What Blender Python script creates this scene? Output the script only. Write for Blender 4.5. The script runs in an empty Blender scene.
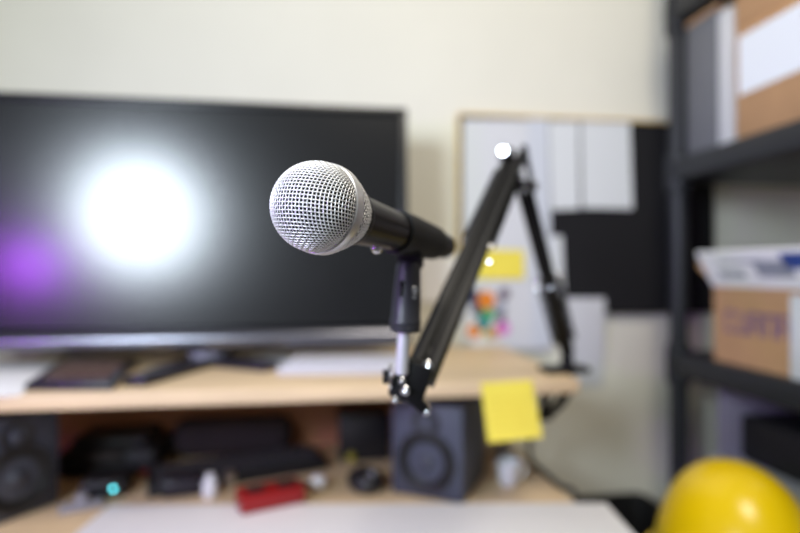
import bpy, bmesh, math, random
from mathutils import Vector, Matrix
random.seed(7)
SC = bpy.context.scene
COL = SC.collection
R = math.radians
H = 1.07                       # eye height above the floor
TH = R(7.8)                    # the camera looks a little right of the wall's normal
PITCH = R(0.38)
FPX = 800 * 24 / 36.0

# ------------------------------------------------------------------ camera
cam = bpy.data.cameras.new('camera'); camo = bpy.data.objects.new('camera', cam); COL.objects.link(camo)
camo.location = (0, 0, H); camo.rotation_euler = (R(90) + PITCH, 0, -TH)
cam.lens = 24; cam.sensor_width = 36; cam.clip_start = 0.01
cam.dof.use_dof = True; cam.dof.focus_distance = 0.284; cam.dof.aperture_fstop = 2.2
SC.camera = camo
CM = Matrix.Translation((0, 0, H)) @ camo.rotation_euler.to_matrix().to_4x4()
def PZ(px, py, z):             # point seen at a pixel, z metres along the view axis
    return CM @ Vector(((px - 400) / FPX * z, -(py - 266.5) / FPX * z, -z))
def ray(px, py):
    return (PZ(px, py, 1) - Vector((0, 0, H))).normalized()
def PY(px, py, Y):             # on the plane y = Y
    d = ray(px, py); return Vector((0, 0, H)) + d * (Y / d.y)
def PX(px, py, X):
    d = ray(px, py); return Vector((0, 0, H)) + d * (X / d.x)
def PH(px, py, h):             # on the level z = h
    d = ray(px, py); return Vector((0, 0, H)) + d * ((h - H) / d.z)

# ------------------------------------------------------------------ materials
def lin(c):
    return tuple(((v / 255) / 12.92 if v / 255 <= .04045 else ((v / 255 + .055) / 1.055) ** 2.4) for v in c) + (1,)
MATS = {}
def mat(name, c, rough=.5, metal=0, var=0, scale=20, bump=0, emit=0, trans=0, spec=None, coat=0, stretch=None):
    if name in MATS: return MATS[name]
    m = bpy.data.materials.new(name); m.use_nodes = True; nt = m.node_tree; b = nt.nodes['Principled BSDF']
    b.inputs['Base Color'].default_value = lin(c); b.inputs['Roughness'].default_value = rough
    b.inputs['Metallic'].default_value = metal
    if spec is not None: b.inputs['Specular IOR Level'].default_value = spec
    if coat: b.inputs['Coat Weight'].default_value = coat; b.inputs['Coat Roughness'].default_value = .08
    if trans: b.inputs['Transmission Weight'].default_value = trans
    if emit:
        b.inputs['Emission Color'].default_value = lin(c); b.inputs['Emission Strength'].default_value = emit
    if var or bump:
        tc = nt.nodes.new('ShaderNodeTexCoord'); mp = nt.nodes.new('ShaderNodeMapping')
        if stretch: mp.inputs['Scale'].default_value = stretch
        n = nt.nodes.new('ShaderNodeTexNoise'); n.inputs['Scale'].default_value = scale; n.inputs['Detail'].default_value = 5
        nt.links.new(tc.outputs['Object'], mp.inputs['Vector']); nt.links.new(mp.outputs['Vector'], n.inputs['Vector'])
        if var:
            cr = nt.nodes.new('ShaderNodeValToRGB')
            a = tuple(max(0, v * (1 - var)) for v in lin(c)[:3]) + (1,); d = tuple(min(1, v * (1 + var)) for v in lin(c)[:3]) + (1,)
            cr.color_ramp.elements[0].color = a; cr.color_ramp.elements[1].color = d
            cr.color_ramp.elements[0].position = .3; cr.color_ramp.elements[1].position = .7
            nt.links.new(n.outputs['Fac'], cr.inputs['Fac']); nt.links.new(cr.outputs['Color'], b.inputs['Base Color'])
        if bump:
            bp = nt.nodes.new('ShaderNodeBump'); bp.inputs['Strength'].default_value = bump; bp.inputs['Distance'].default_value = .002
            nt.links.new(n.outputs['Fac'], bp.inputs['Height']); nt.links.new(bp.outputs['Normal'], b.inputs['Normal'])
    MATS[name] = m; return m
WALLM = mat('cream wall paint', (225, 223, 210), .85, var=.02, scale=6, bump=.05)
WOOD = mat('pale maple veneer', (224, 198, 160), .5, var=.10, scale=9, stretch=(1, 9, 9))
WOODB = mat('brown fibreboard', (176, 124, 90), .7, var=.08, scale=14)
FLOORM = mat('grey carpet', (120, 112, 104), .95, var=.2, scale=200, bump=.4)
BLK = mat('black satin plastic', (26, 26, 29), .42)
BLKM = mat('black matte plastic', (22, 22, 24), .6)
BLKC = mat('black powder coated steel', (11, 11, 13), .5, spec=.3)
SLATE = mat('dark slate plastic', (62, 66, 80), .55, var=.05, scale=80)
CONE = mat('dark woven cone', (62, 65, 75), .5)
RUBBER = mat('black rubber', (18, 18, 20), .7)
CHROME = mat('bright chrome', (225, 225, 228), .16, 1)
STEEL = mat('brushed steel', (190, 190, 194), .3, 1)
NICKEL = mat('satin nickel mesh', (236, 235, 234), .40, .4)
RINGM = mat('satin nickel ring', (216, 216, 218), .38, .6)
FOAM = mat('black foam', (10, 10, 11), .95)
MICB = mat('charcoal metallic enamel', (30, 29, 29), .36, .3)
SCREENM = mat('matt black display glass', (10, 11, 13), .24, spec=1.0)
BEZ = mat('black bezel plastic', (16, 17, 20), .4)
CHINM = mat('gloss grey plastic', (120, 120, 128), .26, .8)
FOOTM = mat('dark grey gloss plastic', (34, 32, 42), .3)
PAPER = mat('white paper', (214, 218, 221), .8)
PAPERB = mat('cool grey paper', (210, 212, 216), .8)
PAPERC = mat('pale blue paper', (202, 207, 216), .7)
YEL = mat('yellow note paper', (240, 222, 84), .7)
YELD = mat('yellow note ink', (214, 190, 44), .7)
WHITE = mat('white plastic', (238, 238, 240), .4)
FOAMB = mat('white foam board', (240, 240, 244), .6)
FELT = mat('black pinboard felt', (15, 15, 19), .95, var=.1, scale=300)
TAN = mat('tan wood trim', (206, 176, 112), .6, var=.1, scale=30)
RACKM = mat('black rack plastic', (26, 29, 36), .5)
CARD = mat('brown cardboard', (186, 146, 106), .85, var=.05, scale=30)
CARDD = mat('dark cardboard edge', (150, 106, 68), .9)
GREYB = mat('grey file board', (104, 106, 112), .7, var=.03, scale=30)
YHAT = mat('yellow moulded plastic', (228, 194, 4), .28)
RED = mat('red enamel', (140, 16, 20), .4)
PURP = mat('purple printing ink', (120, 92, 128), .8)
BLUEI = mat('blue printing ink', (44, 74, 150), .7)
GREYI = mat('grey printing ink', (150, 156, 170), .8)
SILV = mat('grey plastic', (150, 150, 158), .4)
SOFT = mat('dark brown nylon', (44, 36, 36), .8, var=.1, scale=60)
LED = mat('teal indicator lamp', (90, 205, 215), .4, emit=8)
OLIVE = mat('olive plastic', (150, 140, 50), .35)

# ------------------------------------------------------------------ mesh helpers
class MB:
    def __init__(s): s.b = bmesh.new()
    def _new(s, verts, mtx, mi):
        for v in verts: v.co = mtx @ v.co
        if mi:
            for v in verts:
                for f in v.link_faces: f.material_index = mi
        return s
    def box(s, c, size, rot=None, bev=0, seg=2, mi=0):
        t = bmesh.new(); bmesh.ops.create_cube(t, size=1)
        for v in t.verts: v.co = Vector((v.co.x * size[0], v.co.y * size[1], v.co.z * size[2]))
        if bev: bmesh.ops.bevel(t, geom=t.edges[:], offset=bev, segments=seg, profile=.5, affect='EDGES')
        m = Matrix.Translation(Vector(c)) @ (rot.to_4x4() if rot else Matrix())
        return s.merge(t, m, mi)
    def merge(s, t, m=Matrix(), mi=0):
        bmesh.ops.recalc_face_normals(t, faces=t.faces[:])
        if t.verts:
            o = sum((v.co for v in t.verts), Vector()) / len(t.verts)
            vol = sum((f.calc_center_median() - o).dot(f.normal) * f.calc_area() for f in t.faces)
            if vol < 0: bmesh.ops.reverse_faces(t, faces=t.faces[:])
        t.verts.index_update(); vs = [s.b.verts.new(m @ v.co) for v in t.verts]
        for f in t.faces:
            try:
                g = s.b.faces.new([vs[v.index] for v in f.verts]); g.material_index = mi if mi else f.material_index; g.smooth = True
            except ValueError: pass
        t.free(); return s
    def lathe(s, prof, m=Matrix(), seg=40, mi=0):       # prof: (radius, z)
        t = bmesh.new(); rings = []
        for r, z in prof:
            if r < 1e-6: rings.append([t.verts.new((0, 0, z))])
            else: rings.append([t.verts.new((r * math.cos(2 * math.pi * k / seg), r * math.sin(2 * math.pi * k / seg), z)) for k in range(seg)])
        for a, b in zip(rings, rings[1:]):
            for k in range(seg):
                q = (k + 1) % seg
                if len(a) == 1 and len(b) == 1: continue
                if len(a) == 1: t.faces.new([a[0], b[k], b[q]])
                elif len(b) == 1: t.faces.new([a[k], a[q], b[0]])
                else: t.faces.new([a[k], a[q], b[q], b[k]])
        bmesh.ops.recalc_face_normals(t, faces=t.faces[:])
        return s.merge(t, m, mi)
    def cyl(s, p0, p1, r, r1=None, seg=24, bev=0, mi=0):
        p0 = Vector(p0); p1 = Vector(p1); d = p1 - p0; L = d.length; r1 = r if r1 is None else r1
        m = Matrix.Translation(p0) @ d.to_track_quat('Z', 'Y').to_matrix().to_4x4()
        pr = [(0, 0), (r - bev, 0), (r, bev), (r1, L - bev), (r1 - bev, L), (0, L)] if bev else [(0, 0), (r, 0), (r1, L), (0, L)]
        return s.lathe(pr, m, seg, mi)
    def ball(s, c, r, seg=20, sc=(1, 1, 1), rot=None, mi=0):
        pr = [(r * math.sin(math.pi * k / 12), -r * math.cos(math.pi * k / 12)) for k in range(13)]
        pr[0] = (0, -r); pr[-1] = (0, r)
        m = Matrix.Translation(Vector(c)) @ (rot.to_4x4() if rot else Matrix()) @ Matrix.Diagonal((*sc, 1))
        return s.lathe(pr, m, seg, mi)
    def tube(s, pts, r, seg=8, closed=False, mi=0):
        pts = [Vector(p) for p in pts]; n = len(pts); rings = []; t = bmesh.new()
        up = None
        for i, p in enumerate(pts):
            a = pts[i - 1] if (i > 0 or closed) else p; b = pts[(i + 1) % n] if (i < n - 1 or closed) else p
            d = (b - a).normalized()
            if up is None: up = d.orthogonal().normalized()
            up = (up - d * up.dot(d)).normalized(); w = d.cross(up)
            rr = r[i] if isinstance(r, (list, tuple)) else r
            rings.append([t.verts.new(p + rr * (up * math.cos(2 * math.pi * k / seg) + w * math.sin(2 * math.pi * k / seg))) for k in range(seg)])
        for i in range(n if closed else n - 1):
            a = rings[i]; b = rings[(i + 1) % n]
            for k in range(seg): t.faces.new([a[k], a[(k + 1) % seg], b[(k + 1) % seg], b[k]])
        if not closed:
            t.faces.new(rings[0][::-1]); t.faces.new(rings[-1])
        return s.merge(t, Matrix(), mi)
    def prism(s, poly, z0, z1, m=Matrix(), bev=0, mi=0):  # polygon in xy, extruded along z
        t = bmesh.new()
        a = [t.verts.new((x, y, z0)) for x, y in poly]; b = [t.verts.new((x, y, z1)) for x, y in poly]
        n = len(poly); t.faces.new(a[::-1]); t.faces.new(b)
        for k in range(n): t.faces.new([a[k], a[(k + 1) % n], b[(k + 1) % n], b[k]])
        bmesh.ops.recalc_face_normals(t, faces=t.faces[:])
        if bev: bmesh.ops.bevel(t, geom=t.edges[:], offset=bev, segments=2, profile=.5, affect='EDGES')
        return s.merge(t, m, mi)
    def beam(s, p0, p1, w, h, side=None, off=(0, 0), bev=.001, mi=0):  # box from p0 to p1, w along side, h along the third axis
        p0 = Vector(p0); p1 = Vector(p1); a = (p1 - p0).normalized()
        sd = Vector(side) if side is not None else Vector((1, 0, 0)); sd = (sd - a * sd.dot(a)).normalized(); u = a.cross(sd)
        rot = Matrix((sd, u, a)).transposed(); c = (p0 + p1) / 2 + sd * off[0] + u * off[1]
        return s.box(c, (w, h, (p1 - p0).length), rot, bev, mi=mi)
    def slab(s, g, off):             # a grid of points thickened by the vector off
        t = bmesh.new(); off = Vector(off); nj = len(g); ni = len(g[0])
        A = [[t.verts.new(p) for p in row] for row in g]; B = [[t.verts.new(p + off) for p in row] for row in g]
        for j in range(nj - 1):
            for i in range(ni - 1):
                t.faces.new([A[j][i], A[j][i + 1], A[j + 1][i + 1], A[j + 1][i]]); t.faces.new([B[j][i], B[j + 1][i], B[j + 1][i + 1], B[j][i + 1]])
        ring = [(0, i) for i in range(ni)] + [(j, ni - 1) for j in range(1, nj)] + [(nj - 1, i) for i in range(ni - 2, -1, -1)] + [(j, 0) for j in range(nj - 2, 0, -1)]
        for a, c in zip(ring, ring[1:] + ring[:1]):
            t.faces.new([A[a[0]][a[1]], B[a[0]][a[1]], B[c[0]][c[1]], A[c[0]][c[1]]])
        t.normal_update()
        return s.merge(t)
    def build(s, name, mats, parent=None, world=True, smooth=35):
        if not isinstance(mats, (list, tuple)): mats = [mats]
        if parent is not None and world:
            inv = parent.matrix_basis.inverted()
            if parent.parent: inv = inv @ parent.parent.matrix_basis.inverted()
            for v in s.b.verts: v.co = inv @ v.co
        org = None
        if parent is None:                               # a one-mesh thing: origin at the middle of its base
            xs = [v.co.x for v in s.b.verts]; ys = [v.co.y for v in s.b.verts]; zs = [v.co.z for v in s.b.verts]
            org = Vector(((min(xs) + max(xs)) / 2, (min(ys) + max(ys)) / 2, min(zs)))
            for v in s.b.verts: v.co -= org
        me = bpy.data.meshes.new(name); s.b.normal_update()
        for e in s.b.edges:
            if len(e.link_faces) == 2 and e.calc_face_angle(0) > R(smooth): e.smooth = False
        s.b.to_mesh(me); s.b.free()
        for m in mats: me.materials.append(m)
        o = bpy.data.objects.new(name, me); COL.objects.link(o)
        if parent is not None: o.parent = parent
        if org is not None: o.location = org
        return o
def tag(o, label, cat, group=None):
    o['label'] = label; o['category'] = cat
    if group: o['group'] = group
    return o
def thing(name, label, cat, loc, rz=0, group=None):
    o = bpy.data.objects.new(name, None); COL.objects.link(o); o.empty_display_size = .02
    o.location = loc; o.rotation_euler = (0, 0, rz); o.matrix_basis = Matrix.Translation(Vector(loc)) @ Matrix.Rotation(rz, 4, 'Z')
    return tag(o, label, cat, group)
def struct(o): o['kind'] = 'structure'; return o

# ------------------------------------------------------------------ the setting
WY = 1.03
struct(MB().box((0.1, WY + .05, 1.25), (3.6, .1, 2.5)).build('wall_back', WALLM))
struct(MB().box((1.45, -.4, 1.25), (.1, 2.76, 2.5)).build('wall_right', WALLM))
struct(MB().box((0.1, -.4, -.05), (3.6, 2.96, .1)).build('floor', FLOORM))
struct(MB().box((0.1, WY - .006, .05), (2.6, .012, .1), bev=.003).build('baseboard_back', WHITE))

# ------------------------------------------------------------------ desk with raised shelf
ST = H - .148                  # shelf top
DT = H - .320                  # desktop
DX = .340
desk = thing('desk', 'pale maple desk with a raised shelf along the wall', 'desk', (-.25, .7, 0))
SFY = .684
MB().box(((DX - .95) / 2, (SFY + WY - .02) / 2, ST - .0095), (DX + .95, WY - .02 - SFY, .019), bev=.002).build('raised_shelf', WOOD, desk)
MB().box(((DX - .95) / 2, (.36 + WY - .02) / 2, DT - .011), (DX + .95, WY - .02 - .36, .022), bev=.002).build('desktop', WOOD, desk)
MB().box(((DX - 1.0) / 2, WY - .03, (DT + ST - .019) / 2), (DX + .90, .012, ST - .019 - DT)).build('back_panel', WOODB, desk)
for x, y in ((DX - .035, .90), (-.90, .90), (-.90, .72)):
    b = MB(); b.beam((x, y, DT), (x, y, ST - .019), .018, .018); b.box((x, y, DT + .002), (.04, .04, .004), bev=.001)
    b.build('shelf_post', STEEL, desk)
for x in (-.88, DX - .06):
    for y in (.42, .95):
        MB().beam((x, y, 0), (x, y, DT - .022), .04, .04).build('leg', STEEL, desk)
# ------------------------------------------------------------------ white board lying on the front of the desk
A = PH(110, 505, DT + .004); B = PH(606, 503, DT + .004)
ang = math.atan2(B.y - A.y, B.x - A.x); wdt = (B - A).length
rm = Matrix.Rotation(ang, 3, 'Z')
cen = (A + B) / 2 + rm @ Vector((0, -.20, 0)); cen.z = DT + .0024
tag(MB().box(cen, (wdt, .40, .0044), rm, .001).build('foam_board', FOAMB), 'large white foam board lying along the front of the desk', 'board')

# ------------------------------------------------------------------ monitor
MX0, MX1 = -.565, .131
TILT = R(3.4)
MYB = .845
mb_ = H - .121
mon = thing('monitor', 'wide black computer monitor on the shelf with a bright lamp reflected in it', 'monitor', ((MX0 + MX1) / 2, MYB + .02, ST))
MT = Matrix.Translation((0, MYB, mb_)) @ Matrix.Rotation(-TILT, 4, 'X')
def mloc(x, y, z): return MT @ Vector((x, y, z))
RT = Matrix.Rotation(-TILT, 3, 'X')
MH = .389; W_ = MX1 - MX0; mc = (MX0 + MX1) / 2
# frame: four bars around the panel
b = MB()
b.box(mloc(mc, .02, MH - .006), (W_, .04, .012), RT, .002)
b.box(mloc(MX0 + .006, .02, MH / 2 + .012), (.012, .04, MH - .024), RT, .002)
b.box(mloc(MX1 - .006, .02, MH / 2 + .012), (.012, .04, MH - .024), RT, .002)
b.box(mloc(mc, .027, MH / 2), (W_ - .004, .03, MH - .004), RT, .004)
b.build('bezel', BEZ, mon)
MB().box(mloc(mc, .008, MH / 2 + .012), (W_ - .022, .008, MH - .046), RT).build('screen', SCREENM, mon)
b = MB()
prof = [(-.004 - .010 * math.sin(a), .0145 - .0135 * math.cos(a)) for a in [math.pi * k / 12 for k in range(13)]]
poly = [(y, z) for y, z in prof] + [(.012, .028), (.012, .001)]
mm = MT @ Matrix(((0, 0, 1, 0), (1, 0, 0, 0), (0, 1, 0, 0), (0, 0, 0, 1)))
b.prism(poly, MX0 + .001, MX1 - .001, mm)
b.build('chin', CHINM, mon)
# where the softbox stands: its image in the screen falls on the bright spot
def mirror_light(px, py, t):
    n = (MT.to_3x3() @ Vector((0, -1, 0))).normalized()
    p0 = mloc(mc, .004, .2); d = ray(px, py); o = Vector((0, 0, H)); s = (p0 - o).dot(n) / d.dot(n); hit = o + d * s
    r = d - 2 * d.dot(n) * n
    return hit + r * t, hit
KEY, kh = mirror_light(145, 214, 1.2)
def glint(b, c, r, th=.004):          # a flat bolt head turned between lamp and lens
    h = ((Vector((0, 0, H)) - c).normalized() + (KEY - c).normalized()).normalized()
    b.cyl(c - h * th, c, r, bev=.0005); return h
# stand: column, hub, two splayed feet
hubp = PH(205, 366, ST); hubp.y = max(hubp.y, .885); hubp.z = ST
b = MB(); b.beam(hubp + Vector((0, .03, .004)), hubp + Vector((0, .02, .16)), .06, .022, bev=.004); b.box(mloc(hubp.x, .05, .10), (.16, .035, .12), RT, .01)
b.build('column', BEZ, mon)
f1 = PH(133, 387, ST); f2 = PH(272, 371, ST)
def foot(p0, p1):
    b = MB(); p0 = Vector((p0.x, p0.y, ST)); p1 = Vector((p1.x, p1.y, ST)); d = (p1 - p0).normalized(); s = Vector((-d.y, d.x, 0))
    w0, w1 = .03, .016
    pl = [p0 + s * w0, p0 - s * w0, p1 - s * w1, p1 + s * w1]
    b.prism([(q.x, q.y) for q in pl], ST + .0006, ST + .012, bev=.003)
    return b.build('foot', FOOTM, mon)
foot(hubp, f1); foot(hubp, f2)
MB().lathe([(0, .012), (.03, .012), (.03, .02), (.022, .03), (0, .031)], Matrix.Translation(hubp)).build('hub', SILV, mon)

# ------------------------------------------------------------------ on the shelf
def flat_quad_thing(name, pxs, h, th, m, label, cat):
    b = MB(); ps = [PH(x, y, h) for x, y in pxs]
    b.prism([(p.x, p.y) for p in ps], h + .0004, h + th, bev=min(.001, th * .3))
    return tag(b.build(name, m), label, cat)
flat_quad_thing('paper_sheet', [(-30, 399), (20, 396), (66, 361), (-40, 361)], ST, .0014, mat('bright white paper', (250, 250, 252), .7), 'white paper lying at the left end of the shelf, tinted by violet light', 'paper')
# tablet
q = [PH(24, 391, ST), PH(113, 391, ST), PH(138, 365, ST), PH(70, 359, ST)]
ctr = sum(q, Vector()) / 4
tab = thing('tablet', 'dark framed tablet lying flat on the shelf below the monitor', 'tablet', (ctr.x, ctr.y, ST))
b = MB(); b.prism([(p.x, p.y) for p in q], ST + .0004, ST + .009, bev=.002); b.build('body', FOOTM, tab)
qi = [ctr + (p - ctr) * .76 for p in q]
MB().prism([(p.x, p.y) for p in qi], ST + .0085, ST + .0096).build('screen', mat('tablet glass reflection tint', (120, 96, 92), .15), tab)  # pinkish reflection in the glossy glass is put into its base colour
# white keyboard
def keyboard(name, c, rz, w, d, th, m, mk, label, rows=5, cols=15):
    t = thing(name, label, 'keyboard', (c.x, c.y, c.z), rz)
    MB().box((0, 0, th / 2 + .0004), (w, d, th), bev=.003).build('case', m, t, world=False)
    b = MB()
    for r in range(rows):
        for k in range(cols):
            b.box((-w / 2 + .012 + (w - .024) * (k + .5) / cols, -d / 2 + .010 + (d - .02) * (r + .5) / rows, th + .003), ((w - .024) / cols * .84, (d - .02) / rows * .84, .006), bev=.0012, seg=1)
    b.build('keycaps', mk, t, world=False); return t
k0 = PH(345, 369, ST)
keyboard('keyboard', Vector((k0.x, k0.y, ST)), R(-6), .185, .10, .010, mat('pale grey plastic', (198, 198, 204), .5), mat('pale grey keycap', (206, 206, 212), .5), 'small pale grey keyboard on the shelf below the right side of the monitor', 5, 11)
k1 = PH(258, 362, ST)
flat_quad_thing('paper_sheet', [(245, 357), (262, 368), (296, 364), (288, 353)], ST, .0016, PAPER, 'small white paper on the shelf beside the pale grey keyboard', 'paper')

# yellow note on the shelf's front edge
nt_ = thing('sticky_note', 'yellow sticky note hanging from the front edge of the shelf', 'note', PY(510, 383, SFY - .003))
def note(parent, ps, m, name='sheet', curl=.006, th=.0005, nx=6, nz=8):
    g = []
    for j in range(nz + 1):
        v = j / nz
        g.append([(ps[0] * (1 - i / nx) + ps[1] * i / nx) * (1 - v) + (ps[3] * (1 - i / nx) + ps[2] * i / nx) * v + Vector((0, -curl * v * v, 0)) for i in range(nx + 1)])
    b = MB().slab(g, (0, th, 0)); return b.build(name, m, parent)
ps = [PY(481, 383, SFY - .0015), PY(532, 380, SFY - .0015), PY(541, 436, SFY - .0015), PY(487, 441, SFY - .0015)]
note(nt_, ps, YEL)
b = MB()
for k in range(5):
    v = .3 + .12 * k; a = ps[0].lerp(ps[3], v); c = ps[1].lerp(ps[2], v)
    n = 14; off = Vector((0, -.006 * v * v - .0012, 0))
    b.tube([a.lerp(c, .12 + .7 * i / n * (1 - .08 * (k % 2))) + off + Vector((0, 0, .0009 * math.sin(i * 2.3 + k))) for i in range(n + 1)], .0003, 4)
b.build('handwriting', YELD, nt_)

# ------------------------------------------------------------------ speakers
def speaker(p_left, p_right, label, hgt=.131):
    d = p_right - p_left; rz = math.atan2(d.y, d.x); w = .107; dep = .125
    c = (p_left + p_right) / 2
    t = thing('speaker', label, 'speaker', (c.x, c.y, DT), rz, 'pair of desk speakers')
    MB().box((0, dep / 2 + .0005, hgt / 2 + .0006), (w, dep, hgt), bev=.004).build('cabinet', SLATE, t, world=False)
    M = Matrix.Translation((0, 0, .052)) @ Matrix.Rotation(R(90), 4, 'X')
    MB().lathe([(.028, -.003), (.043, -.003), (.043, .002), (.040, .004), (.036, .003), (.034, -.001)], M).build('woofer_ring', BLK, t, world=False)
    wf = MB().lathe([(.035, .0005), (.032, .003), (.029, .0005), (.012, -.006)], M).build('woofer_cone', BLKM, t, world=False)
    MB().lathe([(.0135, -.005), (.011, .001), (.006, .0045), (0, .0055)], M).build('dust_cap', CONE, wf, world=False)
    M2 = Matrix.Translation((0, 0, .106)) @ Matrix.Rotation(R(90), 4, 'X')
    tw = MB().lathe([(.021, -.002), (.021, .001), (.017, .0012), (.010, -.0012)], M2).build('tweeter_plate', BLK, t, world=False)
    MB().lathe([(.010, -.0015), (.008, .003), (.004, .0052), (0, .0058)], M2).build('tweeter_dome', CONE, tw, world=False)
    return t
speaker(PH(391, 493, DT), PH(463, 506, DT), 'dark slate speaker under the shelf beside the yellow sticky note')
sa = PH(60, 503, DT); v = (PH(0, 526, DT) - sa).normalized()
speaker(sa + v * .107, sa, 'dark slate speaker under the shelf at the left edge of the desk')

# ------------------------------------------------------------------ things on the desktop
D1 = DT + .0006
def onbox(name, px, py, w, d, h, rz, m, label, cat, bev=.004, base=None):
    p = PH(px, py, DT); b = MB(); b.box((p.x, p.y + d / 2, (base or D1) + h / 2), (w, d, h), Matrix.Rotation(rz, 3, 'Z'), bev, 3)
    return tag(b.build(name, m), label, cat)
# black case with a moulded lid, far left
p = PH(115, 470, DT)
t = thing('storage_case', 'black moulded case at the back under the shelf beside the left speaker', 'case', (p.x, .925, DT))
MB().box((0, 0, .0213), (.145, .10, .0414), bev=.010, seg=3).build('body', BLKM, t, world=False)
MB().box((0, 0, .050), (.115, .085, .018), bev=.009, seg=3).build('lid', BLKM, t, world=False)
MB().box((0, -.053, .034), (.05, .008, .016), bev=.003).build('latch', SOFT, t, world=False)
# soft bag
p = PH(228, 466, DT)
t = thing('soft_bag', 'dark brown padded bag at the back under the shelf behind the black keyboard', 'bag', (p.x, .961, DT))
b = MB(); b.box((0, 0, .033), (.20, .060, .064), bev=.024, seg=5); b.build('body', SOFT, t, world=False)
b = MB(); b.tube([(-.085 + .17 * k / 10, -.0255, .050 + .002 * math.sin(k)) for k in range(11)], .0022, 6); b.build('zip', BLK, t, world=False)
# black keyboard
ka = PH(166, 483, DT); kb = PH(322, 459, DT); kc = (ka + kb) / 2
kang = math.atan2(kb.y - ka.y, kb.x - ka.x)
keyboard('keyboard', Vector((kc.x - .012, kc.y - .014, DT)), kang, (kb - ka).length + .02, .085, .016, BLK, mat('dark grey keycap', (50, 50, 54), .5), 'black keyboard lying at an angle on the desk under the shelf')
# black amp with knob
p = PH(366, 470, DT)
t = thing('amplifier', 'small black amplifier box with an olive knob left of the right speaker', 'amplifier', (p.x, .905, DT))
MB().box((0, .02, .040), (.085, .07, .078), bev=.004).build('body', BLK, t, world=False)
kp = PY(351, 456, .888) - Vector(t.location)
MB().cyl(kp, kp + Vector((0, -.012, 0)), .0075, .0065, bev=.001).build('knob', OLIVE, t, world=False)
# mouse
p = PH(366, 492, DT)
t = thing('mouse', 'black computer mouse on the desk in front of the amplifier', 'mouse', (p.x, p.y + .012, DT), R(25))
b = MB(); b.ball((0, 0, .0125), .03, sc=(.85, 1.05, .62), seg=28)
for vv in b.b.verts: vv.co.z = max(vv.co.z, .0006)
b.build('body', BLK, t, world=False)
MB().cyl((-.003, -.018, .027), (.003, -.018, .027), .005, bev=.001).build('scroll_wheel', SILV, t, world=False)
# dark adapter block + nickel knob on it
onb = onbox('power_adapter', 180, 498, .052, .032, .024, R(8), FOOTM, 'dark power adapter block on the desk beside the small white bottle', 'adapter')
p = PH(162, 480, DT)
tag(MB().cyl((p.x, p.y + .012, D1), (p.x, p.y + .012, D1 + .016), .0085, .007, bev=.002).build('puck', SILV), 'small round grey puck on the desk left of the white bottle', 'puck')
# white bottle
p = PH(209, 499, DT)
t = thing('bottle', 'small white bottle on the desk beside the red box', 'bottle', (p.x, p.y + .008, DT))
MB().lathe([(0, .0006), (.0095, .0006), (.0105, .002), (.0105, .020), (.007, .024), (0, .024)]).build('body', WHITE, t, world=False)
MB().lathe([(.0055, .0237), (.0066, .024), (.0066, .031), (.005, .032), (0, .032)]).build('cap', WHITE, t, world=False)
p = PH(228, 489, DT)
tag(MB().lathe([(0, 0), (.009, 0), (.009, .019), (.004, .021), (.004, .023), (0, .023)], Matrix.Translation((p.x, p.y + .012, D1))).build('battery', STEEL), 'short steel coloured battery standing between white bottle and red box', 'battery')
# red box with black inserts
p0 = PH(243, 512, DT + .0046); p1 = PH(306, 499, DT + .0046)
d = p1 - p0; rr = math.atan2(d.y, d.x); L = d.length; c = (p0 + p1) / 2
t = thing('tool_box', 'small red metal box with black clips on the desk', 'box', (c.x, c.y, DT + .0046), rr)
dd = .045
t.location.y -= .013
b = MB(); b.prism([(-L / 2, 0), (L / 2, 0), (L / 2, dd), (-L / 2, dd)], .0006, .022, bev=.003); b.build('body', RED, t, world=False)
for k in (-1, 1): MB().box((k * L * .24, dd * .45, .0235), (.022, .018, .004), bev=.0012).build('clip', BLK, t, world=False)
MB().tube([(L * .5 - .004, dd * .3, .019), (L * .5 + .008, dd * .3, .017), (L * .5 + .010, dd * .5, .016), (L * .5 + .008, dd * .7, .017), (L * .5 - .004, dd * .7, .019)], .002, 8).build('handle', BLK, t, world=False)
# white ball
p = PH(318, 491, DT)
tag(MB().lathe([(0, 0), (.008, 0), (.0115, .005), (.0115, .011), (.008, .016), (0, .0175)], Matrix.Translation((p.x, p.y + .01, D1))).build('lid', WHITE), 'small round white lid on the desk right of the red box', 'lid')
# device with teal lamp
p = PH(100, 490, DT)
q_ = PH(113, 489, DT + .014); q_ = q_ - Matrix.Rotation(R(6), 3, 'Z') @ Vector((.014, -.031, .014))
t = thing('card_reader', 'low black device with a lit teal lamp right of the left speaker', 'device', (q_.x, q_.y, DT), R(6))
MB().box((0, 0, .013), (.058, .06, .024), bev=.004).build('body', BLK, t, world=False)
MB().ball((.014, -.0302, .014), .0027, seg=12).build('lamp', LED, t, world=False)
# usb hub in front of speaker
p = PH(84, 507, DT)
t = thing('card_case', 'small flat grey case with a round knob on the desk by the left speaker', 'case', (p.x, p.y - .006, DT), R(22))
MB().box((0, 0, .0045), (.052, .02, .008), bev=.002).build('body', SILV, t, world=False)
MB().cyl((0, .002, .0085), (0, .002, .020), .008, .0075, bev=.0015).build('knob', SILV, t, world=False)
# plugs
p = PH(146, 478, DT)
t = thing('audio_plug', 'small red audio plug on the desk in front of the black case', 'plug', (p.x, p.y + .01, DT), R(40))
MB().cyl((-.012, 0, .006), (.012, 0, .006), .0052, .004, bev=.001).build('sleeve', RED, t, world=False)
MB().cyl((.0122, 0, .006), (.026, 0, .006), .0025, bev=.0005).build('pin', STEEL, t, world=False)
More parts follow.
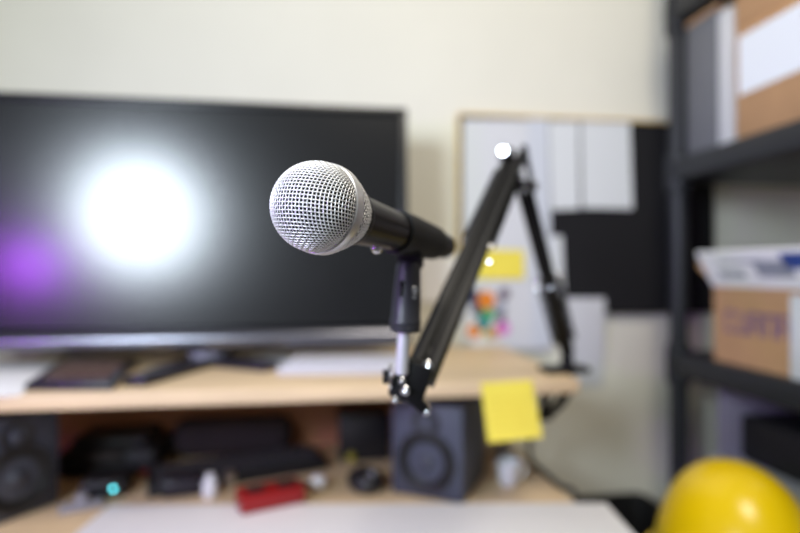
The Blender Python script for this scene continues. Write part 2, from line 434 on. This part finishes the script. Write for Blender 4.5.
# cup
p = PH(512, 488, DT)
t = thing('cup', 'small white cup on the desk below the hanging yellow note', 'cup', (p.x, p.y + .015, DT))
MB().lathe([(0, .0006), (.012, .0006), (.0142, .004), (.0175, .034), (.0163, .034), (.0133, .006), (0, .005)]).build('body', PAPERB, t, world=False)
MB().tube([(.0165, 0, .028), (.023, 0, .028), (.026, 0, .020), (.022, 0, .011), (.0150, 0, .010)], .0022, 8).build('handle', WHITE, t, world=False)

# ------------------------------------------------------------------ pinboard and papers
bd = thing('pinboard', 'black felt pinboard with a tan wooden edge hanging on the wall', 'pinboard', PY(569, 317, WY - .008))
bl, bt = PY(459, 114, WY - .014), PY(688, 116, WY - .014)
zt = bl.z; zb = PY(640, 316, WY - .014).z
x0, x1 = bl.x, PY(716, 116, WY - .014).x
MB().box(((x0 + x1) / 2, WY - .0062, (zt + zb) / 2), (x1 - x0 - .008, .012, zt - zb - .008)).build('felt_panel', FELT, bd)
for a, c in (((x0, zt), (x1, zt)), ((x0, zb), (x0, zt))):
    MB().beam((a[0], WY - .009, a[1]), (c[0], WY - .009, c[1]), .016, .005, (0, 1, 0), (0, 0), .0015).build('edge_trim', TAN, bd)
def sheet(name, pts, off, m, label, cat='paper', curl=.004, group=None):
    ps = [PY(x, y, WY - off) for x, y in pts]
    base = (ps[2] + ps[3]) / 2
    nx, nz = 6, 8; g = []
    for j in range(nz + 1):
        v = j / nz
        g.append([(ps[0] * (1 - i / nx) + ps[1] * i / nx) * (1 - v) + (ps[3] * (1 - i / nx) + ps[2] * i / nx) * v + Vector((0, -curl * v * v, 0)) for i in range(nx + 1)])
    b = MB().slab(g, (0, .0004, 0))
    return tag(b.build(name, m), label, cat, 'papers pinned on and around the board' if cat == 'paper' else None)
B0 = .0128
sheet('paper_sheet', [(463, 119), (530, 120), (530, 242), (463, 242)], B0, PAPERB, 'grey white sheet at the top left corner of the pinboard', curl=.002)
sheet('paper_sheet', [(468, 236), (546, 236), (547, 349), (470, 350)], B0 + .0028, PAPERB, 'large grey white sheet low on the pinboard behind the yellow note', curl=.001)
sheet('paper_strip', [(528, 119), (548, 119), (553, 347), (532, 347)], B0 + .0036, PAPERC, 'long narrow pale blue strip hanging on the pinboard behind the boom arm elbow', curl=.001)
sheet('paper_sheet', [(549, 121), (579, 121), (579, 209), (551, 210)], B0, PAPER, 'narrow white sheet on the pinboard left of the widest white one', curl=.003)
sheet('paper_sheet', [(581, 120), (630, 120), (632, 209), (582, 208)], B0, PAPER, 'white sheet on the pinboard nearest the bare black felt', curl=.003)
sheet('paper_slip', [(546, 236), (562, 236), (564, 297), (548, 297)], B0 + .001, PAPER, 'small white slip on the lower black felt of the pinboard', curl=.002)
sheet('paper_sheet', [(566, 298), (605, 298), (606, 388), (570, 388)], .0150, PAPERB, 'grey white sheet hanging below the pinboard right of the clamp', curl=-.0135)
sheet('paper_sheet', [(420, 257), (458, 257), (458, 303), (421, 302)], .003, mat('bright white paper', (250, 250, 252), .7), 'white note on the wall between the monitor and the pinboard', curl=.002)
sheet('sticky_note', [(474, 249), (524, 250), (524, 279), (476, 279)], B0 + .0046, YEL, 'yellow note stuck on the sheet above the colourful picture', 'note', curl=.002)
pic = thing('picture', 'small colourful printed picture on the sheet below the yellow note', 'picture', PY(488, 340, WY - B0 - .005))
def pxsheet(parent, pts, off, m, name):
    b = MB(); ps = [PY(x, y, WY - off) for x, y in pts]
    b.slab([[ps[0], ps[1]], [ps[3], ps[2]]], (0, .0004, 0)); return b.build(name, m, parent)
pxsheet(pic, [(464, 288), (512, 288), (512, 340), (464, 340)], B0 + .0046, PAPERB, 'sheet')
cols = {'orange': (222, 130, 40), 'navy': (50, 60, 92), 'teal': (36, 130, 140), 'green': (86, 170, 110), 'pink': (214, 120, 200), 'peach': (226, 160, 120), 'grey': (176, 166, 176), 'plum': (84, 60, 84), 'yellow': (214, 190, 70)}
for cname, x, y, r in (('navy', 473, 297, 7), ('orange', 486, 300, 8), ('plum', 504, 294, 5), ('grey', 500, 308, 6), ('navy', 477, 310, 5), ('green', 487, 315, 7), ('teal', 483, 323, 6), ('plum', 501, 318, 4), ('pink', 503, 328, 6), ('orange', 474, 331, 6), ('peach', 494, 332, 5), ('yellow', 488, 334, 4)):
    c0 = PY(x, y, WY - B0 - .0053); rr = r / 533 * 1.03 * 1.22
    MB().cyl(c0, c0 + Vector((0, -.0006, 0)), rr, seg=16).build('colour_patch', mat(cname + ' printing ink', cols[cname], .7), pic)

# ------------------------------------------------------------------ boom arm
Kn = PZ(418, 381, .402); El = PZ(514, 160, .640); E2 = PZ(523, 184, .648); Cl = PY(567, 372, .735)
f0 = Matrix.Rotation(-TH, 3, 'Z') @ Vector((0, 1, 0))
boom = thing('boom_arm', 'black scissor boom arm clamped to the right end of the shelf holding the microphone', 'boom arm', (Cl.x, Cl.y, ST))
# upper arm
cv = Vector((math.cos(TH), -math.sin(TH), 0))
ua = (Kn - El).normalized()
b = MB()
top = El - ua * .012
for s in (-1, 1): b.beam(Kn + ua * -.004, top, .0095, .018, cv, (s * .0066, 0), .0012)
b.beam(Kn - ua * .012, top + ua * .01, .0045, .012, cv, (0, .001), .0005)
b.beam(Kn - ua * .02, Kn - ua * .035, .010, .012, cv, (0, 0), .001); b.beam(top + ua * .03, top + ua * .045, .010, .012, cv, (0, 0), .001)
up = b.build('upper_arm', BLKC, boom)
def spring(p0, p1, r, wire, turns, off=Vector()):
    p0 = p0 + off; p1 = p1 + off; a = (p1 - p0).normalized(); s = a.orthogonal().normalized(); u = a.cross(s); n = turns * 10
    return MB().tube([p0.lerp(p1, i / n) + r * (s * math.cos(2 * math.pi * i / 10) + u * math.sin(2 * math.pi * i / 10)) for i in range(n + 1)], wire, 5)
sv = (cv - ua * cv.dot(ua)).normalized(); uu = ua.cross(sv)
if uu.z < 0: uu = -uu
for s in (-1, 1):
    spring(El + ua * .03, El + ua * .17, .0036, .0008, 45, sv * (s * .0125)).build('spring', BLKC, boom)
b = MB(); q = El + ua * .17
b.cyl(q - sv * .015, q + sv * .015, .003); glint(b, PZ(489, 262, .500), .0014, .004); b.build('spring_pin', CHROME, boom)
# elbow plates and bolts
b = MB(); mid = (El + E2) / 2
for s in (-1, 1):
    b.beam(El - Vector((0, 0, -.016)), E2 + Vector((0, 0, -.012)), .004, .032, sv, (s * .0120, 0), .0018)
b.build('elbow_bracket', BLKC, boom)
b = MB()
b.cyl(El - sv * .018, El + sv * .018, .0045); b.cyl(E2 - sv * .018, E2 + sv * .018, .0055, bev=.001); b.build('elbow_bolt', mat('dark steel', (84, 82, 88), .45, .6), boom)
hp = PZ(503, 151, .612); b = MB(); h_ = glint(b, hp, .0045, .007); b.cyl(hp - h_ * .006, El, .0045); b.build('elbow_cap_nut', CHROME, boom)
# lower arm
la = (Cl + Vector((0, 0, .03)) - E2).normalized()
sv2 = (cv - la * cv.dot(la)).normalized()
low_end = Cl + Vector((0, 0, .03))
b = MB()
for s in (-1, 1): b.beam(E2 + la * .004, low_end, .0075, .015, cv, (s * .0058, 0), .0012)
b.beam(E2 + la * .012, low_end - la * .01, .005, .011, cv, (0, .001), .0005)
b.build('lower_arm', BLKC, boom)
mp_ = E2.lerp(low_end, .53)
for s in (-1, 1):
    spring(mp_ + la * .006, low_end - la * .02, .0040, .0009, 30, sv2 * (s * .0125)).build('spring', BLKC, boom)
b = MB(); b.cyl(mp_ - sv2 * .016, mp_ + sv2 * .016, .0032)
for s in (-1, 1): b.ball(mp_ + sv2 * (s * .0145), .0055); glint(b, PZ(550 if s > 0 else 537, 288, -(CM.inverted() @ mp_).z - .014), .0016 if s > 0 else .0012, .003)
b.build('spring_pin', CHROME, boom)
# clamp on the shelf end
cx, cy = Cl.x, Cl.y
b = MB()
b.box((cx - .004, cy, ST + .0045), (.066, .036, .008), bev=.002)
b.cyl((cx, cy, ST + .008), (cx, cy, ST + .036), .010, .008, bev=.001)
b.build('clamp_plate', BLKC, boom)
b = MB()
ex = DX + .006
b.tube([(ex, cy, ST + .005), (ex + .003, cy, ST - .012), (ex, cy, ST - .028), (ex - .010, cy, ST - .044), (ex - .024, cy, ST - .056), (ex - .040, cy, ST - .060)], .0070, 10)
b.build('clamp_bracket', BLKC, boom)
b = MB(); sx = ex - .038
b.cyl((sx, cy, ST - .062), (sx, cy, ST - .024), .004); b.cyl((sx, cy, ST - .024), (sx, cy, ST - .0195), .010, bev=.001); b.cyl((sx - .014, cy, ST - .066), (sx + .014, cy, ST - .066), .003)
b.build('clamp_screw', BLKC, boom)
# knuckle under the microphone
kc_ = PZ(408, 382, .392)
fr = -(camo.rotation_euler.to_matrix() @ Vector((0, 0, -1)))     # towards the camera
kr = Matrix.Rotation(-TH, 3, 'Z')
b = MB()
b.box(kc_ + kr @ Vector((.002, .006, .0005)), (.026, .022, .030), kr @ Matrix.Rotation(R(20), 3, 'Y'), .003)
b.beam(kc_ + kr @ Vector((.002, .004, -.006)), Kn + ua * -.012, .014, .018, cv, (0, 0), .003)
b.box(kc_ + kr @ Vector((.004, .003, -.009)), (.014, .012, .010), kr @ Matrix.Rotation(R(-30), 3, 'Y'), .002)
kn = b.build('knuckle', BLKC, boom)
b = MB(); e = kr @ Vector((1, 0, 0)); f = kr @ Vector((0, 1, 0)); z = Vector((0, 0, 1))
w = kc_ - e * .0130 + z * .004
b.cyl(w - e * .001, w + e * .001, .0095, bev=.0004); b.build('washer', CHROME, kn)
b = MB(); b.cyl(w - e * .0055, w - e * .001, .0055, seg=6, bev=.0005); b.build('hex_nut', BLKC, kn)
for x, y, z_, r in ((402, 381, .380, .0024), (405, 391, .380, .0033), (395, 400, .384, .0024), (426, 411, .390, .0036), (428, 366, .388, .0038)):
    c = PZ(x, y, z_); bb = MB(); bb.cyl(c + f * .001, c + f * .014, r, bev=.0006); glint(bb, c, r * .27, .002); bb.build('bolt', CHROME, kn)
b = MB(); b.beam(PZ(408, 394, .390), PZ(425, 409, .394), .009, .008, f); b.build('wing_lever', BLKC, kn)
# rod and clip
rb = PZ(401.5, 374, .386); rt = PZ(404.5, 326, .386)
MB().cyl(rb, rt, .0047, bev=.0003).build('rod', mat('pale nickel', (228, 228, 230), .32, .5), boom)
y0 = PZ(405, 331, .386); y1 = PZ(409, 262, .385)
ya = (y1 - y0).normalized(); ym = Matrix.Translation(y0) @ ya.to_track_quat('Z', 'Y').to_matrix().to_4x4(); YL = (y1 - y0).length
b = MB()
b.lathe([(0, 0), (.0108, 0), (.0113, .001), (.0113, .0035), (.0108, .0042), (.0113, .005), (.0113, .0080), (.0106, .009), (.0103, YL * .45), (.0093, YL * .75), (.0086, YL * .95), (.0075, YL), (0, YL)], ym)
yoke = b.build('clip_base', mat('charcoal clip plastic', (40, 41, 46), .45), boom)
b = MB(); c = y0.lerp(y1, .62) - f * .0085
b.beam(c + ya * -.006 - e * .0045, c + ya * .006 - e * .0045, .0022, .004, e); b.build('slot', FOAM, yoke)
b = MB(); c = y0.lerp(y1, .60) - f * .0082 + e * .0046
b.cyl(c - f * .001, c + f * .004, .0026, bev=.0004); c2 = y0.lerp(y1, .50) - f * .0086 + e * .005; b.cyl(c2 - f * .001, c2 + f * .004, .0014); b.build('screw', CHROME, yoke)

# ------------------------------------------------------------------ microphone
MC = PZ(316.5, 207, .296); MTAIL = PZ(446, 247, .440)
ax = (MTAIL - MC).normalized(); LEN = (MTAIL - MC).length
mz = ax; mxv = (Vector((0, 0, 1)) - mz * mz.z).normalized(); myv = mz.cross(mxv)
ROLL = R(4)
MM = Matrix.Translation(MC) @ Matrix((mxv, myv, mz)).transposed().to_4x4() @ Matrix.Rotation(ROLL, 4, 'Z')
mic = thing('microphone', 'black handheld microphone with a silver mesh ball grille in the foreground', 'microphone', MC + ax * .08)
Rb = .0255
def net():
    dlt = .00213 / Rb; N = 26; P = {}
    for i in range(-N, N + 1):
        P[(i, 0)] = Vector((math.sin(i * dlt), 0, -math.cos(i * dlt))); P[(0, i)] = Vector((0, math.sin(i * dlt), -math.cos(i * dlt)))
    for si in (-1, 1):
        for sj in (-1, 1):
            for i in range(1, N + 1):
                for j in range(1, N + 1):
                    a = P.get((si * i, sj * (j - 1))); c = P.get((si * (i - 1), sj * j)); p = P.get((si * (i - 1), sj * (j - 1)))
                    if a is None or c is None or p is None: continue
                    n = a.cross(c)
                    if n.length < 1e-4: continue
                    n.normalize(); r = p - 2 * p.dot(n) * n
                    if r.z > .15: continue
                    P[(si * i, sj * j)] = r
    return P, N
P, N = net()
b = MB(); WR = .00036; AMP = .00026
for fam in (0, 1):
    for i in range(-N, N + 1):
        run = []
        def flush():
            global run
            if len(run) >= 2:
                pts = []
                for q in range(len(run)):
                    (v, sg) = run[q]; pts.append(MM @ (v * (Rb - .0006 + AMP * sg)))
                    if q < len(run) - 1: pts.append(MM @ ((v + run[q + 1][0]).normalized() * (Rb - .0006)))
                b.tube(pts, WR, 6)
            run = []
        for j in range(-N, N + 1):
            key = (i, j) if fam == 0 else (j, i); v = P.get(key)
            if v is None or v.z > .13: flush(); continue
            run.append((v, (1 if (i + j) % 2 == 0 else -1) * (1 if fam == 0 else -1)))
        flush()
gr = b.build('grille', NICKEL, mic, smooth=80)
b = MB()
b.lathe([(Rb * .90 * math.sin(R(a)), -Rb * .90 * math.cos(R(a))) for a in [0.001] + list(range(6, 91, 6))] + [(.0222, .0095), (.0150, .0288), (0, .0290)], MM, 48)
b.build('foam_liner', FOAM, gr)
MB().lathe([(.0243, .0022), (.0254, .0022), (.0260, .0029), (.0262, .0055), (.0260, .0088), (.0255, .0096), (.0240, .0098)], MM, 64).build('grille_ring', RINGM, mic)
# lower cone of mesh
b = MB(); z0, z1, r0, r1 = .0094, .0290, .0250, .0172
NS = 36; nst = 22
for fam in (-1, 1):
    for k in range(NS):
        pts = []
        for q in range(nst + 1):
            tt = q / nst; a = 2 * math.pi * k / NS + fam * tt * .95; rr_ = r0 + (r1 - r0) * tt ** 1.2
            sg = 1 if (q + k) % 2 == 0 else -1
            rr_ += .0003 * sg * fam
            pts.append(MM @ Vector((rr_ * math.cos(a), rr_ * math.sin(a), z0 + (z1 - z0) * tt)))
        b.tube(pts, .00039, 5)
b.build('lower_grille', NICKEL, mic, smooth=80)
MB().lathe([(0, .0286), (.0175, .0286), (.0178, .0295), (.0175, .0325), (.0163, .0345), (.0150, .0355)], MM, 48).build('collar', BLK, mic)
hand = MB().lathe([(0, .0335), (.0160, .0335), (.0155, .040), (.0145, .060), (.0128, .100), (.0118, .130), (.0105, .155), (.0100, LEN - .003), (.0085, LEN), (0, LEN)], MM, 48).build('handle', MICB, mic)
# clip sleeve gripping the handle
b = MB(); b.lathe([(.0138, .0850), (.0154, .0850), (.0156, .0870), (.0148, .112), (.0138, .132), (.0133, .143), (.0127, .1445), (.0117, .1445)], MM, 48)
b.lathe([(.0138, .0850), (.0117, .1445)], MM, 48)
pv = y1 + ya * .004
b.beam(y1 - ya * .004, MC + ax * .118 - Vector((0, 0, .0145)), .012, .013, e, (0, 0), .002)
b.cyl(pv - e * .0085, pv + e * .0085, .0052, bev=.0008)
b.build('clip_sleeve', RUBBER, boom)
# switch plate on the handle
b = MB(); sp = MM @ Vector((0, 0, .053)); 
dn = (Vector((0, 0, -1)) - ax * ax.z * -1).normalized(); dn = (dn * .9 - e * .35 - f * .4); dn = (dn - ax * dn.dot(ax)).normalized()
c = MC + ax * .066 + dn * .0142
b.ball(c, .004, sc=(1, 1, 1)); b.build('switch', CHROME, mic)

# cable
cb = MB()
pth = [Vector((cx - .022, cy + .034, ST + .002)), Vector((cx - .03, cy + .07, ST + .0025))]
cb_pts = [Vector((DX + .010, .80, ST - .05)), Vector((DX + .006, .84, ST - .10)), Vector((DX + .006, .86, DT + .03)), Vector((DX - .003, .84, DT + .0052)), Vector((DX - .003, .78, DT + .0052)), Vector((DX - .001, .72, DT + .0055)), Vector((DX + .010, .66, DT + .0055)), Vector((DX + .016, .62, DT - .02)), Vector((DX + .018, .60, DT - .12)), Vector((DX + .03, .62, DT - .40))]
def smooth_path(p, n=8):
    out = []
    for i in range(len(p) - 1):
        a = p[max(0, i - 1)]; b_ = p[i]; c = p[i + 1]; d = p[min(len(p) - 1, i + 2)]
        for k in range(n):
            t = k / n
            out.append(.5 * ((2 * b_) + (c - a) * t + (2 * a - 5 * b_ + 4 * c - d) * t * t + (3 * b_ - a - 3 * c + d) * t ** 3))
    return out + [p[-1]]
cb_pts = [Vector((DX + .010, .79, ST - .004)), Vector((DX + .008, .80, ST - .05)), Vector((DX + .004, .84, ST - .10)), Vector((DX + .002, .87, DT + .03)), Vector((DX - .004, .85, DT + .0046)), Vector((DX - .004, .80, DT + .0046)), Vector((DX - .003, .745, DT + .0046)), Vector((DX + .007, .715, DT + .003)), Vector((DX + .010, .715, DT - .05)), Vector((DX + .014, .72, DT - .30)), Vector((DX + .03, .74, DT - .60)), Vector((DX + .05, .76, .006))]
cb.tube(smooth_path(cb_pts), .0038, 8)
tag(cb.build('cable', RUBBER), 'black cable running down the right edge of the desk', 'cable')

# ------------------------------------------------------------------ rack at the right
RX, RXE, RYF, RYN = .640, 1.06, .945, .12
rack = thing('shelving_rack', 'black plastic shelving rack against the right side of the room', 'rack', ((RX + RXE) / 2, (RYF + RYN) / 2, 0))
LV = [H + .508, H + .208, H - .154, H - .50, .16]
for z_ in LV:
    b = MB(); b.box(((RX + RXE) / 2, (RYF + RYN) / 2, z_ - .0215), (RXE - RX, RYF - RYN, .043), bev=.006)
    b.build('rack_shelf', RACKM, rack)
for x in (RX + .018, RXE - .018):
    for y in (RYF - .018, RYN + .018):
        b = MB()
        zs = [.0] + sorted(LV) + [H + .72]
        for a, c in zip(zs, zs[1:]): b.cyl((x, y, a), (x, y, c - .03), .0165, .0165, bev=.002)
        for z_ in LV: b.cyl((x, y, z_ - .062), (x, y, z_ + .016), .022, .021, bev=.004)
        b.build('post', RACKM, rack)

def carton(name, x0, y0, y1, z0, h, d, label, m=CARD):
    t = thing(name, label, 'box', (x0 + d / 2, (y0 + y1) / 2, z0 + .0006), 0, 'boxes on the rack')
    MB().box((x0 + d / 2, (y0 + y1) / 2, z0 + .0006 + h / 2), (d, y1 - y0, h), bev=.002).build('body', m, t); return t
xb = RX + .012
zs_ = LV[1]
# grey file boxes
t = carton('file_box', xb + .004, .823, .900, zs_, .236, .26, 'tall grey file box on the rack beside its far post', GREYB)
MB().box((xb + .134, .8615, zs_ + .2418), (.262, .079, .0095), bev=.002).build('lid', CARD, t)
t = carton('file_box', xb + .002, .789, .818, zs_, .225, .25, 'narrow pale grey file box between the grey one and labelled carton', mat('pale grey board', (200, 202, 206), .7))
t = carton('cardboard_box', xb, .40, .776, zs_, .176, .33, 'brown cardboard box with a large white label on the rack')
lbz0, lbz1 = H + .278, H + .371
def facequad(name, parent, X, y0, y1, z0, z1, m, th=.0008):
    return MB().box((X - th / 2, (y0 + y1) / 2, (z0 + z1) / 2), (th, abs(y1 - y0), z1 - z0)).build(name, m, parent)
lb = facequad('label', t, xb - .0002, .45, .768, lbz0, lbz1, mat('white label paper', (232, 238, 246), .6))
for k in range(4):
    facequad('print_line', lb, xb - .0011, .50 + .0, .62 + .03 * (k % 2), lbz0 + .018 + k * .018, lbz0 + .022 + k * .018, GREYI, .0003)
carton('cardboard_box', xb + .004, .62, .782, zs_ + .178, .075, .28, 'brown cardboard box stacked on the white labelled box under the top shelf', CARD)
tag(MB().box((xb + .12, .52, zs_ + .178 + .0365), (.22, .16, .072), bev=.015, seg=3).build('pouch', BLKM), 'black pouch on top of the white labelled box', 'pouch')
# open carton on the lower shelf
zl = LV[2]
OX = xb + .004
t = thing('cardboard_box', 'brown cardboard box with open white printed flaps on the lower rack shelf', 'box', (OX + .15, .70, zl + .0006), 0, 'boxes on the rack')
y0_, y1_ = .54, .832; h_ = .127; dw = .30
b = MB()
b.box((OX + .0025, (y0_ + y1_) / 2, zl + .0006 + h_ / 2), (.005, y1_ - y0_, h_)); b.box((OX + dw, (y0_ + y1_) / 2, zl + .0006 + h_ / 2), (.005, y1_ - y0_, h_))
b.box((OX + dw / 2, y0_ + .0025, zl + .0006 + h_ / 2), (dw - .005, .005, h_)); b.box((OX + dw / 2, y1_ - .0025, zl + .0006 + h_ / 2), (dw - .005, .005, h_)); b.box((OX + dw / 2, (y0_ + y1_) / 2, zl + .003), (dw - .005, y1_ - y0_ - .01, .004))
b.build('body', CARD, t)
def flap(p0, p1, out, L, m, th=.004):
    p0 = Vector(p0); p1 = Vector(p1); out = Vector(out).normalized(); a = (p1 - p0).normalized(); n = a.cross(out).normalized()
    ins = a * .004
    b = MB().slab([[p0, p1], [p0 + ins + out * L, p1 - ins + out * L]], n * th); return b.build('flap', m, t)
zt_ = zl + .0006 + h_ + .001
fl = flap((OX + .002, y1_, zt_), (OX + .002, y0_, zt_), (-.62, 0, 1), .066, mat('white printed card', (246, 248, 252), .6))
fd = Vector((-.62, 0, 1)).normalized(); fn = Vector((-1, 0, -.62)).normalized()
for (ya_, yb_, u0, u1, m_) in ((.80, .745, .018, .030, GREYI), (.72, .655, .020, .048, GREYI), (.665, .58, .034, .060, BLUEI), (.79, .70, .045, .050, GREYI)):
    o_ = fn * .0044
    cs = [Vector((OX + .002, y_, zt_)) + fd * u_ + o_ for y_, u_ in ((ya_, u0), (yb_, u0), (yb_, u1), (ya_, u1))]
    MB().slab([[cs[0], cs[1]], [cs[3], cs[2]]], fn * -.0005).build('print_patch', m_, fl)
flap((OX, y1_ - .002, zt_), (OX + dw, y1_ - .002, zt_), (0, .8, .55), .06, CARD)
flap((OX + dw - .004, y1_, zt_), (OX + dw - .004, y0_, zt_), (.5, 0, 1), .066, CARD)
# letters printed on its side: unreadable strokes
ly = .802
for k, (shape) in enumerate(('c', 'u', 'a', 'm', 'p', 's')):
    a = ly - k * .026; zz = zl + .052; hh = .036; b = MB(); X = OX - .0004
    def bar(y_, z_, wy, wz): b.box((X, y_, z_), (.0006, wy, wz))
    if shape in 'cu': bar(a, zz + hh / 2, .005, hh); bar(a - .009, zz + .0025, .018, .005)
    if shape in 'cas': bar(a - .009, zz + hh - .0025, .018, .005)
    if shape in 'uamp': bar(a - .018, zz + hh / 2, .005, hh)
    if shape in 'amp': bar(a, zz + hh / 2, .005, hh)
    if shape in 'aps': bar(a - .009, zz + hh * .5, .018, .005)
    if shape in 'mp': bar(a - .009, zz + hh - .0025, .018, .005)
    if shape == 's': bar(a, zz + hh * .75, .005, hh * .5); bar(a - .018, zz + hh * .25, .005, hh * .5); bar(a - .009, zz + .0025, .018, .005)
    b.build('printed_letter', PURP, t)
# white card leaning on the carton's near end
tag(MB().box((OX - .006, .642, zl + .0600), (.005, .06, .118), None, .001).build('white_card', PAPER), 'upright white card in front of the open cardboard box', 'card')
# bottom level in view
zb_ = LV[3]
t = carton('storage_box', RX + .06, .66, .90, zb_, .160, .32, 'low white storage box on the rack behind the yellow hard hat', mat('off white board', (206, 208, 212), .7))
tag(MB().box((RX + .22, .79, zb_ + .162 + .042), (.26, .15, .082), bev=.01, seg=3).build('equipment_case', BLKM), 'black equipment case under the lower rack shelf', 'case')
tag(MB().box((RX + .15, .885, zb_ + .162 + .06), (.16, .018, .118), bev=.003).build('binder', mat('lilac grey board', (150, 148, 160), .7)), 'grey binder standing behind the black case on the rack', 'binder')
tag(MB().box((RX + .13, .525, zb_ + .001 + .085), (.22, .22, .168), bev=.012, seg=3).build('tan_bag', mat('tan canvas', (150, 116, 62), .85, var=.2, scale=40)), 'tan canvas bag on the rack right of the yellow hard hat', 'bag')
tag(MB().box((RX + .10, .55, zb_ + .170 + .012), (.16, .15, .022), Matrix.Rotation(R(6), 3, 'Z'), .008, 3).build('folded_cloth', mat('pale cloth', (205, 208, 212), .9)), 'folded pale cloth on top of the tan bag', 'cloth')

# ------------------------------------------------------------------ hard hat on a stool
hc = PZ(735, 500, .70); hz = H - .421
stool = thing('stool', 'black round stool under the yellow hard hat', 'stool', (hc.x - .005, hc.y, 0))
MB().lathe([(0, hz - .035), (.125, hz - .035), (.135, hz - .028), (.135, hz - .008), (.125, hz - .0006), (0, hz - .0006)], seg=48).build('seat', BLKM, stool, world=False)
for k in range(4):
    a = R(45 + 90 * k); MB().cyl((.14 * math.cos(a), .14 * math.sin(a), 0), (.09 * math.cos(a), .09 * math.sin(a), hz - .034), .011).build('leg', RACKM, stool, world=False)
MB().tube([(.125 * math.cos(2 * math.pi * k / 40), .125 * math.sin(2 * math.pi * k / 40), .22) for k in range(40)], .007, 8, True).build('foot_ring', STEEL, stool, world=False)
hat = thing('hard_hat', 'shiny yellow hard hat at the lower right corner in front of the rack', 'hard hat', (hc.x, hc.y, hz), R(70))
b = MB(); tt = bmesh.new(); ns, nr = 48, 16; prev = None; ht = .166
rings = []
for j in range(nr + 1):
    ph = R(90) * j / nr
    rr_ = math.cos(ph) ** .86; zz = math.sin(ph) ** 1.0
    if j == nr: rings.append([tt.verts.new((0.0, 0, ht))]); break
    rings.append([tt.verts.new((.122 * rr_ * math.cos(2 * math.pi * k / ns), .098 * rr_ * math.sin(2 * math.pi * k / ns), .006 + (ht - .006) * zz)) for k in range(ns)])
for a, c in zip(rings, rings[1:]):
    for k in range(ns):
        q = (k + 1) % ns
        tt.faces.new([a[k], a[q], c[q], c[k]] if len(c) > 1 else [a[k], a[q], c[0]])
b.merge(tt); b.build('shell', YHAT, hat, world=False, smooth=60)
b = MB(); tt = bmesh.new(); ro = []; ri = []; rl = []
for k in range(ns):
    a = 2 * math.pi * k / ns; ex_ = .008 + (.040 * max(0, math.cos(a)) ** 2 if math.cos(a) > 0 else 0)
    ri.append(tt.verts.new((.126 * math.cos(a), .100 * math.sin(a), .010))); ro.append(tt.verts.new(((.128 + ex_) * math.cos(a), (.102 + ex_ * .8) * math.sin(a), .004))); rl.append(tt.verts.new((.126 * math.cos(a), .100 * math.sin(a), .001)))
for k in range(ns):
    q = (k + 1) % ns; tt.faces.new([ri[k], ro[k], ro[q], ri[q]]); tt.faces.new([ro[k], rl[k], rl[q], ro[q]])
b.merge(tt); b.build('brim', YHAT, hat, world=False, smooth=50)

# tall dark bin between desk and rack
p = PY(618, 500, .93)
t = thing('waste_bin', 'tall black bin standing on the floor between desk and rack', 'bin', (p.x + .01, .90, 0))
bh = p.z - .014
b = MB(); tt = bmesh.new()
def rring(w, d, z, n=6, r=.02):
    out = []
    for cx_, cy_, a0 in ((w / 2 - r, d / 2 - r, 0), (-w / 2 + r, d / 2 - r, 90), (-w / 2 + r, -d / 2 + r, 180), (w / 2 - r, -d / 2 + r, 270)):
        for k in range(n + 1):
            a = R(a0 + 90 * k / n); out.append(tt.verts.new((cx_ + r * math.cos(a), cy_ + r * math.sin(a), z)))
    return out
rs = [rring(.12, .15, .001), rring(.15, .18, bh), rring(.142, .172, bh), rring(.113, .143, .01)]
tt.faces.new(rs[0][::-1])
for a, c in zip(rs, rs[1:]):
    n = len(a)
    for k in range(n): tt.faces.new([a[k], a[(k + 1) % n], c[(k + 1) % n], c[k]])
tt.faces.new(rs[3])
b.merge(tt); b.build('body', BLKM, t, world=False)

# ------------------------------------------------------------------ light
w = bpy.data.worlds.new('room light'); SC.world = w; w.use_nodes = True
bg = w.node_tree.nodes['Background']; bg.inputs['Color'].default_value = (.92, .95, 1, 1); bg.inputs['Strength'].default_value = .16
def area(name, loc, target, size, power, col):
    l = bpy.data.lights.new(name, 'AREA'); l.shape = 'DISK'; l.size = size; l.energy = power; l.color = col
    o = bpy.data.objects.new(name, l); COL.objects.link(o); o.location = loc
    o.rotation_euler = (Vector(target) - Vector(loc)).to_track_quat('-Z', 'Y').to_euler(); return o
lo = area('softbox_lamp', KEY, (.45, 1.03, H + .08), .42, 6.9, (.84, .96, 1.07)); lo.data.spread = R(120)
pl, ph = mirror_light(30, 264, 1.0)
area('violet_lamp', pl, (0, .42, H - .10), .13, 1.2, (.45, .06, 1)).data.spread = R(110)
area('ceiling_lamp', (.3, .05, 2.25), (.2, .4, .8), .5, 13.3, (1, .925, .79))

SC.view_settings.view_transform = 'Standard'; SC.view_settings.look = 'None'; SC.view_settings.gamma = 1
SC.view_settings.exposure = 0; SC.view_settings.use_curve_mapping = False
